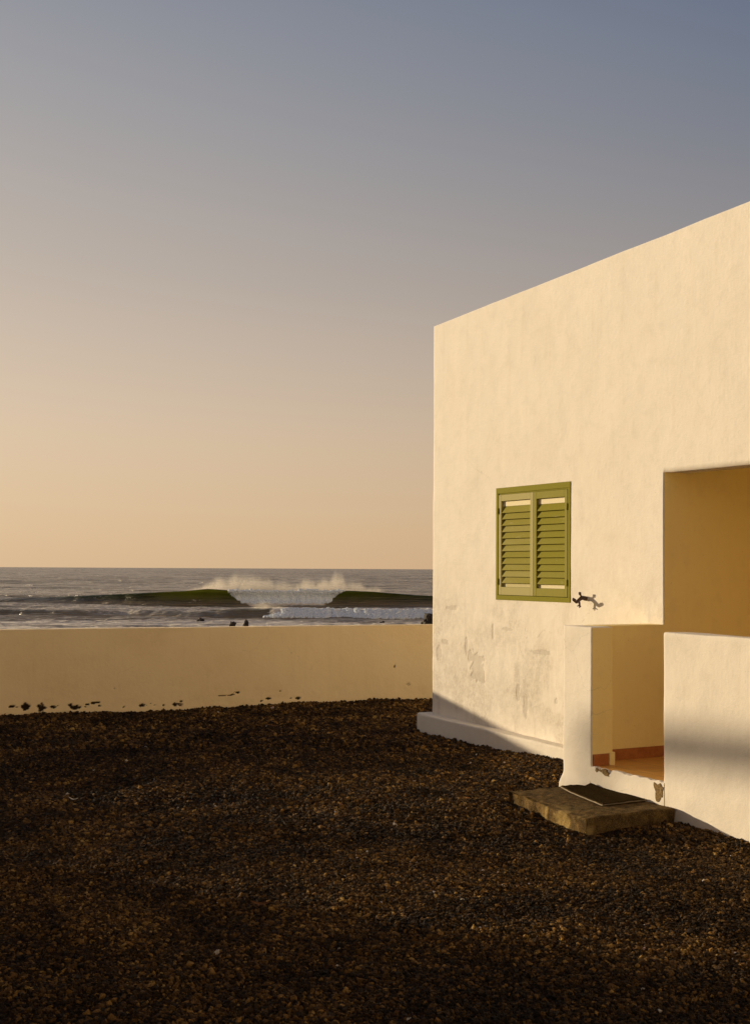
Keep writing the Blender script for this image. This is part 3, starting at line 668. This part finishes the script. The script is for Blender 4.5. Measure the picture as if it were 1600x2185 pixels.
# ------------------------------------------------------------------ sea
SL = -6.0
def mk_sea():
    k = N('sea_water')
    geo = k.n('ShaderNodeNewGeometry').outputs['Position']
    foam = k.attr('foam'); face = k.attr('face')
    nf = k.noise(1.0, 6, .75, k.mapped((.9, 1.1, 1.2), geo)); nl = k.noise(1.0, 5, .6, k.mapped((.18, .5, 1), geo))
    fm = k.rng(k.math('ADD', foam, k.math('MULTIPLY', k.math('SUBTRACT', nf, .5), 1.9)), .40, .80)
    wp = k.noise(1.0, 5, .7, k.mapped((.006, .02, 1), geo)); c = k.mix(k.rng(wp, .35, .65), (.15, .12, .075), (.34, .265, .17))
    c = k.mix(face, c, (.035, .055, .006))
    c = k.mix(fm, c, (.90, .82, .69))
    b = k.b; b.inputs['IOR'].default_value = 1.33
    k.set(c, k.math('MAXIMUM', k.rng(fm, 0, 1, .2, .85), k.rng(wp, .3, .7, .2, .32)))
    k.l(k.math('MULTIPLY', k.math('SUBTRACT', 1, k.math('MULTIPLY', face, .85)), .5), b.inputs['Specular IOR Level'])
    n1 = k.bump(k.noise(1.0, 6, .62, k.mapped((.9, 1.3, 1), geo)), 1., .2)
    n2 = k.bump(k.noise(1.0, 4, .6, k.mapped((.16, .22, 1), geo)), 1., .6, n1)
    n3 = k.bump(k.noise(1.0, 4, .6, k.mapped((.03, .04, 1), geo)), 1., 3.0, n2); n3 = k.bump(k.noise(1.0, 5, .7, k.mapped((.008, .012, 1), geo)), 1., 14., n3)
    rip = k.attr('ripple')
    for nd in k.t.nodes:
        if nd.type == 'BUMP': k.l(rip, nd.inputs['Strength'])
    k.l(n3, b.inputs['Normal'])
    tr = k.n('ShaderNodeBsdfTranslucent'); tr.inputs[0].default_value = (.36, .44, .03, 1)
    mx = k.n('ShaderNodeMixShader'); k.l(k.math('MULTIPLY', k.attr('thin'), .6), mx.inputs[0]); k.l(b.outputs[0], mx.inputs[1]); k.l(tr.outputs[0], mx.inputs[2]); k.l(mx.outputs[0], k.out.inputs[0])
    return k.m
M['sea'] = mk_sea()
def px2t(px): return (px - 800) / 2700
# wave 1: table of pixel column, crest distance, height
W1 = np.array([(-600, 226, .25), (0, 222, .45), (120, 218, .8), (200, 215, 1.15), (300, 212, 1.55), (400, 210, 2.0), (450, 209, 2.36), (500, 209, 2.1), (600, 209, 2.0), (700, 209, 2.0), (740, 209, 2.15), (800, 210, 2.0), (870, 211, 1.65), (925, 213, 1.38), (1100, 218, .8), (1800, 230, .4)])
W2 = np.array([(-600, 165, .35), (0, 163, .55), (120, 162, .62), (260, 164, .42), (400, 160, .5), (520, 158, .9), (600, 157, 1.12), (700, 156, 1.0), (800, 156, .95), (925, 155, 1.0), (1200, 156, .8), (1800, 160, .4)])
W1[:, 2] *= 1.13; W1[:, 1] -= 1.5
def tab(W, t): p = t * 2700 + 800; return np.interp(p, W[:, 0], W[:, 1]), np.interp(p, W[:, 0], W[:, 2])
ts = np.concatenate([np.linspace(-1.2, -.33, 40), np.arange(-.328, .08, .0011), np.linspace(.082, 1.2, 50)])
ss = np.concatenate([span(80, 130, 1.2), np.arange(130, 262, .26), 262 * (1.028 ** np.arange(0, 185))])
AT = {}
def prof(s, sc_, A, wf, wb): d = s - sc_; return A * np.where(d < 0, np.exp(-(d / wf) ** 2), np.exp(-(d / wb) ** 1.6 if False else -(np.abs(d) / wb) ** 1.7))
def sea_fn(T, Sd):
    xw = T * Sd
    c1, a1 = tab(W1, T); c2, a2 = tab(W2, T)
    near = 1 - sstep(262, 420, Sd)
    wob = (fbm(xw * .12 + 3, Sd * 0 + 2, 4) - .5)
    c1 = c1 + wob * 3; c2 = c2 + (fbm(xw * .18 + 30, Sd * 0 + 7, 4) - .5) * 5
    h1 = prof(Sd, c1, a1, 2.3, 9); h2 = prof(Sd, c2, a2, 1.6, 6)
    tr = -.22 * a1 * np.exp(-((Sd - c1 + 7) / 4) ** 2) - .15 * a2 * np.exp(-((Sd - c2 + 5) / 3) ** 2)
    sw = (fbm(xw * .05, Sd * .16, 4) - .5) * (.45 + .55 * sstep(190, 280, Sd)) * (1 - sstep(500, 3000, Sd)) + (fbm(xw * .3 + 8, Sd * .55, 4) - .5) * .42 * near
    sw2 = ((fbm(xw * .012, Sd * .03 + 50, 3) - .5) * 2.2 + (fbm(xw * .05 + 7, Sd * .1 + 20, 4) - .5) * 1.2) * sstep(250, 420, Sd) * (1 - sstep(2500, 6000, Sd))
    sw = sw * (1 - .75 * np.clip(h1 / 1.2, 0, 1))
    h = h1 + h2 + tr + sw + sw2
    p = T * 2700 + 800
    # foam: broken middle of wave one, roller of wave two, streaks between and inshore
    qq = np.clip(h1 / np.maximum(a1, .01), 0, 1); on1 = sstep(492, 520, p - 26 * (1 - qq)) * sstep(728, 700, p + 20 * (1 - qq))
    f1 = on1 * sstep(-4.2, -3.2, Sd - c1) * sstep(1.5, .5, Sd - c1) * .9
    on2 = sstep(555, 600, p)
    f2 = on2 * sstep(-3.0, -2.0, Sd - c2) * sstep(6, 0, Sd - c2)
    streak = fbm(xw * .10 + 5, Sd * .5 + 3, 5)
    f3 = sstep(-4.5, -8.5, Sd - c1) * sstep(158, 164, Sd) * sstep(.24, .48, streak) * (.58 + .40 * sstep(420, 560, p))
    f4 = sstep(152, 140, Sd) * sstep(.24, .50, fbm(xw * .09 + 15, Sd * .42 + 8, 5)) * .82
    cap = sstep(.64, .74, fbm(xw * .11 + 70, Sd * .4 + 90, 5)) * .35 * (1 - sstep(260, 700, Sd))
    lip = .5 * np.exp(-((Sd - c1 - .2) / .5) ** 2) * sstep(1.5, 2.1, a1)
    AT['foam'] = np.clip(np.maximum.reduce([f1, f2, f3, f4, cap, lip]), 0, 1)
    AT['face'] = np.clip(h1 / np.maximum(a1, .01), 0, 1) * sstep(.35, 1.3, a1) * sstep(1.6, .3, Sd - c1) * .95 + np.clip(h2, 0, 1) * .45
    AT['ripple'] = 0.5 + .5 * sstep(185, 290, Sd)
    AT['thin'] = np.clip(h1 / np.maximum(a1, .01), 0, 1) ** 1.5 * sstep(1.75, 2.4, a1) * sstep(1.2, .2, Sd - c1) * (1 - AT['foam'])
    s2 = Sd - .9 * h1 * np.clip(h1 / 2.2, 0, 1) ** 2
    x2 = T * Sd
    X_ = x2 * rx + s2 * fx; Y_ = x2 * ry + s2 * fy
    return np.stack([X_, Y_, h + SL + E], 1)
co, f = grid_sheet(ts, ss, sea_fn)
sea = tag(link('sea', mesh_np('sea', co, f, AT), M['sea'], smooth=True), kind='structure')

# white water: lumpy foam heaped on the two breaking waves
k = N('white_foam'); k.set((.80, .87, .92), .9, k.bump(k.noise(5, 4, .7), .8, .1)); M['foam'] = k.m
k.b.inputs['Subsurface Weight'].default_value = 0
def lumps(name, items, label):
    bm0 = bmesh.new(); bmesh.ops.create_icosphere(bm0, subdivisions=2, radius=1); bv = np.array([v_.co for v_ in bm0.verts]); bf = np.array([[v_.index for v_ in q.verts] for q in bm0.faces]); bm0.free()
    V_, F_ = [], []
    for i, (x, y, z, r0) in enumerate(items):
        q = bv * (1 + .35 * (vn(bv[:, 0] * 2 + i, bv[:, 1] * 2 + bv[:, 2] * 2 + i * 1.7) - .5)[:, None] * 2)
        V_.append(q * np.array([r0 * 1.25, r0, r0 * .85]) + np.array([x, y, z])); F_.append(bf + i * len(bv))
    o = link(name, mesh_np(name, np.vstack(V_), np.vstack(F_)), M['foam'], smooth=True)
    return tag(o, label, 'foam', kind='stuff')
def crest_at(W, t):
    c, a = tab(W, t); xw = None
    return c, a
it = []
for i in range(5200):
    q = random.random() ** .75; p = random.uniform(490 + 38 * (1 - q) ** 1.6 + 6 * mnoise.noise(Vector((q * 5, 9, 0))), 736 - 38 * (1 - q) ** .6 + 6 * mnoise.noise(Vector((q * 5, 2, 0)))); t = px2t(p); c, a = tab(W1, t); c = float(c) + float(fbm(np.array(t * c * .12 + 3), np.array(2.), 4) - .5) * 3; a = float(a)
    ph = mnoise.noise(Vector((t * 300, 1, 0))); ph2 = mnoise.noise(Vector((t * 900, 5, 0)))
    if q < .16 + .16 * ph: continue
    s = c - 2.3 * math.sqrt(-math.log(max(q, .08) * .999)) * .75 - .9 * a * q * min(1, a * q / 2.2) ** 2 - .45 - .3 * ph; z = a * q * 1.03 + (.34 * ph + .26 * ph2 + (.35 if 640 < p < 680 else 0) * random.random() if q > .7 else 0)
    X_, Y_ = cam2w(t * s, s); it.append((X_, Y_, z + SL + E, random.uniform(.07, .22)))
lumps('breaking_foam', it, 'wall of white foam in the middle of the large breaking wave')
it = []
for i in range(6500):
    p = random.uniform(565, 1150); t = px2t(p); c, a = tab(W2, t); cc = float(c) + float(fbm(np.array(t * c * .18 + 30), np.array(7.), 4) - .5) * 5; a = float(a)
    q = random.random(); ph = mnoise.noise(Vector((t * 260, 3, 0)))
    s = cc - 2.3 * (1 - q) - .3 + (random.uniform(0, 3) if random.random() < .3 else 0); z = (a * (1.0 + .25 * ph) * q) * min(1, (p - 555) / 60)
    X_, Y_ = cam2w(t * s, s); it.append((X_, Y_, z + SL + E, random.uniform(.06, .19)))
lumps('rolling_foam', it, 'long low roller of white foam close to shore in front of the large wave')

# spray torn back from the crest by the wind: real volumes of fine mist
def spray(name, p0, p1, s0, s1, z0, z1, dens, label, peaks, hgt):
    (x0, x1) = (px2t(p0) * s0, px2t(p1) * s0)
    bm = bmesh.new(); bmesh.ops.create_cube(bm, size=1, matrix=Matrix.Diagonal((x1 - x0, s1 - s0, z1 - z0, 1)))
    me = bm_mesh(name, bm); o = bpy.data.objects.new(name, me); col.objects.link(o)
    X_, Y_ = cam2w((x0 + x1) / 2, (s0 + s1) / 2); o.location = (X_, Y_, (z0 + z1) / 2 + SL + E); o.rotation_euler = (0, 0, -YAW)
    k = N(name + '_mist'); k.t.nodes.remove(k.b)
    pv = k.n('ShaderNodeVolumePrincipled'); pv.inputs['Color'].default_value = (1, .93, .82, 1); pv.inputs['Anisotropy'].default_value = .35
    sep = k.n('ShaderNodeSeparateXYZ'); k.l(k.tc, sep.inputs[0])
    n_ = k.noise(1.0, 6, .72, k.mapped((1.1, .5, .5)), dist=2.2); nb_ = k.noise(1.0, 4, .6, k.mapped((.22, .2, .25)))
    zz = k.math('ADD', k.math('ADD', sep.outputs[2], (z1 - z0) / 2), k.math('MULTIPLY', k.math('SUBTRACT', nb_, .5), 1.5))                # height in the box
    # plume height varies along the crest
    env = None; n1d = k.noise(1.0, 3, .6, k.mapped((.22, .02, .02)))
    for (pc, wd, am) in peaks:
        xc = px2t(pc) * s0 - (x0 + x1) / 2; ww = wd / 2700 * s0
        gss = k.math('MULTIPLY', k.math('POWER', 2.718, k.math('MULTIPLY', k.math('POWER', k.math('ABSOLUTE', k.math('DIVIDE', k.math('SUBTRACT', sep.outputs[0], xc), ww)), 2), -1.)), am)
        env = gss if env is None else k.math('MAXIMUM', env, gss)
    fall = k.math('SUBTRACT', 1.0, k.math('DIVIDE', zz, k.math('MAXIMUM', k.math('MULTIPLY', k.math('MULTIPLY', env, k.rng(n1d, .3, .7, .7, 1.15)), hgt), .05)))
    fall = k.math('MAXIMUM', fall, 0)
    d = k.math('MULTIPLY', k.math('MULTIPLY', k.math('POWER', fall, 2.0), k.math('MULTIPLY', k.rng(n_, .36, .66, .12, 1), k.rng(nb_, .3, .6, .2, 1))), dens)
    # fade at the ends and the back of the box
    d = k.math('MULTIPLY', d, k.rng(k.math('ABSOLUTE', sep.outputs[0]), (x1 - x0) / 2 * .8, (x1 - x0) / 2, 1, 0))
    d = k.math('MULTIPLY', d, k.rng(k.math('ABSOLUTE', sep.outputs[1]), (s1 - s0) / 2 * .5, (s1 - s0) / 2, 1, 0))
    k.l(d, pv.inputs['Density']); k.l(pv.outputs[0], k.out.inputs['Volume'])
    me.materials.append(k.m); return tag(o, label, 'spray', kind='stuff')
spray('crest_spray', 380, 830, 208.6, 215, 1.7, 6.8, 1.6, 'golden sunlit mist blown back off the crest of the large wave',
      ((425, 45, .32), (465, 50, .65), (508, 48, .95), (550, 48, .78), (600, 50, .55), (652, 36, .68), (690, 36, .62), (722, 28, .95), (752, 36, .62), (795, 45, .38)), 4.9)
spray('roller_spray', 520, 640, 157, 162, .6, 2.6, .9, 'low puff of mist rising where the near roller breaks', ((560, 30, 1.), (590, 25, .6)), 1.8)

# ------------------------------------------------------------------ shore rocks
def rock(px, py, wpx, hpx, label, seed):
    d = py - (1209 + .0085 * px); s = -SL * 2700 / d; t = px2t(px); w_ = wpx / 2700 * s / 2; h_ = hpx / 2700 * s
    bm = bmesh.new(); bmesh.ops.create_icosphere(bm, subdivisions=4, radius=1)
    for v_ in bm.verts:
        q = mnoise.fractal(v_.co * 1.3 + Vector((seed, seed, 0)), .9, 2.1, 5); q2 = mnoise.cell(v_.co * 3 + Vector((seed, 0, 0)))
        v_.co *= (1 + .5 * q + .16 * q2); v_.co = Vector((v_.co.x * w_, v_.co.y * w_ * .9, v_.co.z * h_))
    X_, Y_ = cam2w(t * s, s); o = link('sea_rock', bm_mesh('sea_rock', bm), M['rock']); o.location = (X_, Y_, SL + E); o.rotation_euler = (0, 0, seed)
    return tag(o, label, 'rock', 'dark rocks in the surf')
rock(430, 1326, 18, 5.5, 'flat dark rock awash with foam left of the twin rocks', 1.2)
rock(497.5, 1337, 12, 10, 'left one of the twin small dark rocks showing above the boundary wall', 2.9)
rock(526, 1337, 12, 10.5, 'right rounded one of the twin small dark rocks showing above the boundary wall', 4.1)
rock(924, 1336, 40, 22, 'largest dark jagged rock against the corner of the house', 6.3)
rock(903, 1333, 9, 5, 'tiny low rock just left of the largest jagged rock', 7.7)
rock(817, 1331, 8, 4, 'tiny flat rock awash in the surf between the twin rocks and the house', 9.1)

# ------------------------------------------------------------------ small litter on the gravel
def on_ground(px, py):
    s = 1.765 * 2700 / (py - (1209 + .0085 * px)); x, y = cam2w(px2t(px) * s, s)
    return x, y, float(ground_h(np.array(x), np.array(y)))
def leafy(name, px, py, L, W_, mat, label, cat, rz, curl=.3):
    x, y, z = on_ground(px, py); bm = bmesh.new(); n_ = 10; up = []; dn = []; md_ = []
    for i in range(n_ + 1):
        u = i / n_; ww = W_ * math.sin(math.pi * min(1, u * .95 + .03)) ** .8; zz = curl * L * (u - .5) ** 2 + .004
        up.append(bm.verts.new(((u - .5) * L, ww, zz + .25 * W_))); dn.append(bm.verts.new(((u - .5) * L, -ww, zz + .3 * W_))); md_.append(bm.verts.new(((u - .5) * L, 0, zz)))
    for i in range(n_): bm.faces.new((up[i], up[i + 1], md_[i + 1], md_[i])); bm.faces.new((md_[i], md_[i + 1], dn[i + 1], dn[i]))
    bmesh.ops.solidify(bm, geom=bm.faces[:], thickness=.0012)
    o = link(name, bm_mesh(name, bm), mat, smooth=True); o.location = (x, y, z + .018); o.rotation_euler = (.25, .1, rz); return tag(o, label, cat)
leafy('feather', 162, 1703, .075, .009, M['feather'], 'small curved white feather lying on the dark gravel at left', 'feather', -.6, .9)
leafy('dry_leaf', 585, 1553, .16, .022, M['leaf'], 'reddish dry leaf on the gravel left of the house plinth', 'leaf', -.5)
leafy('dry_leaf', 560, 1935, .11, .018, M['leaf'], 'curled orange dry leaf half buried in the shaded foreground gravel', 'leaf', -.2, .6)
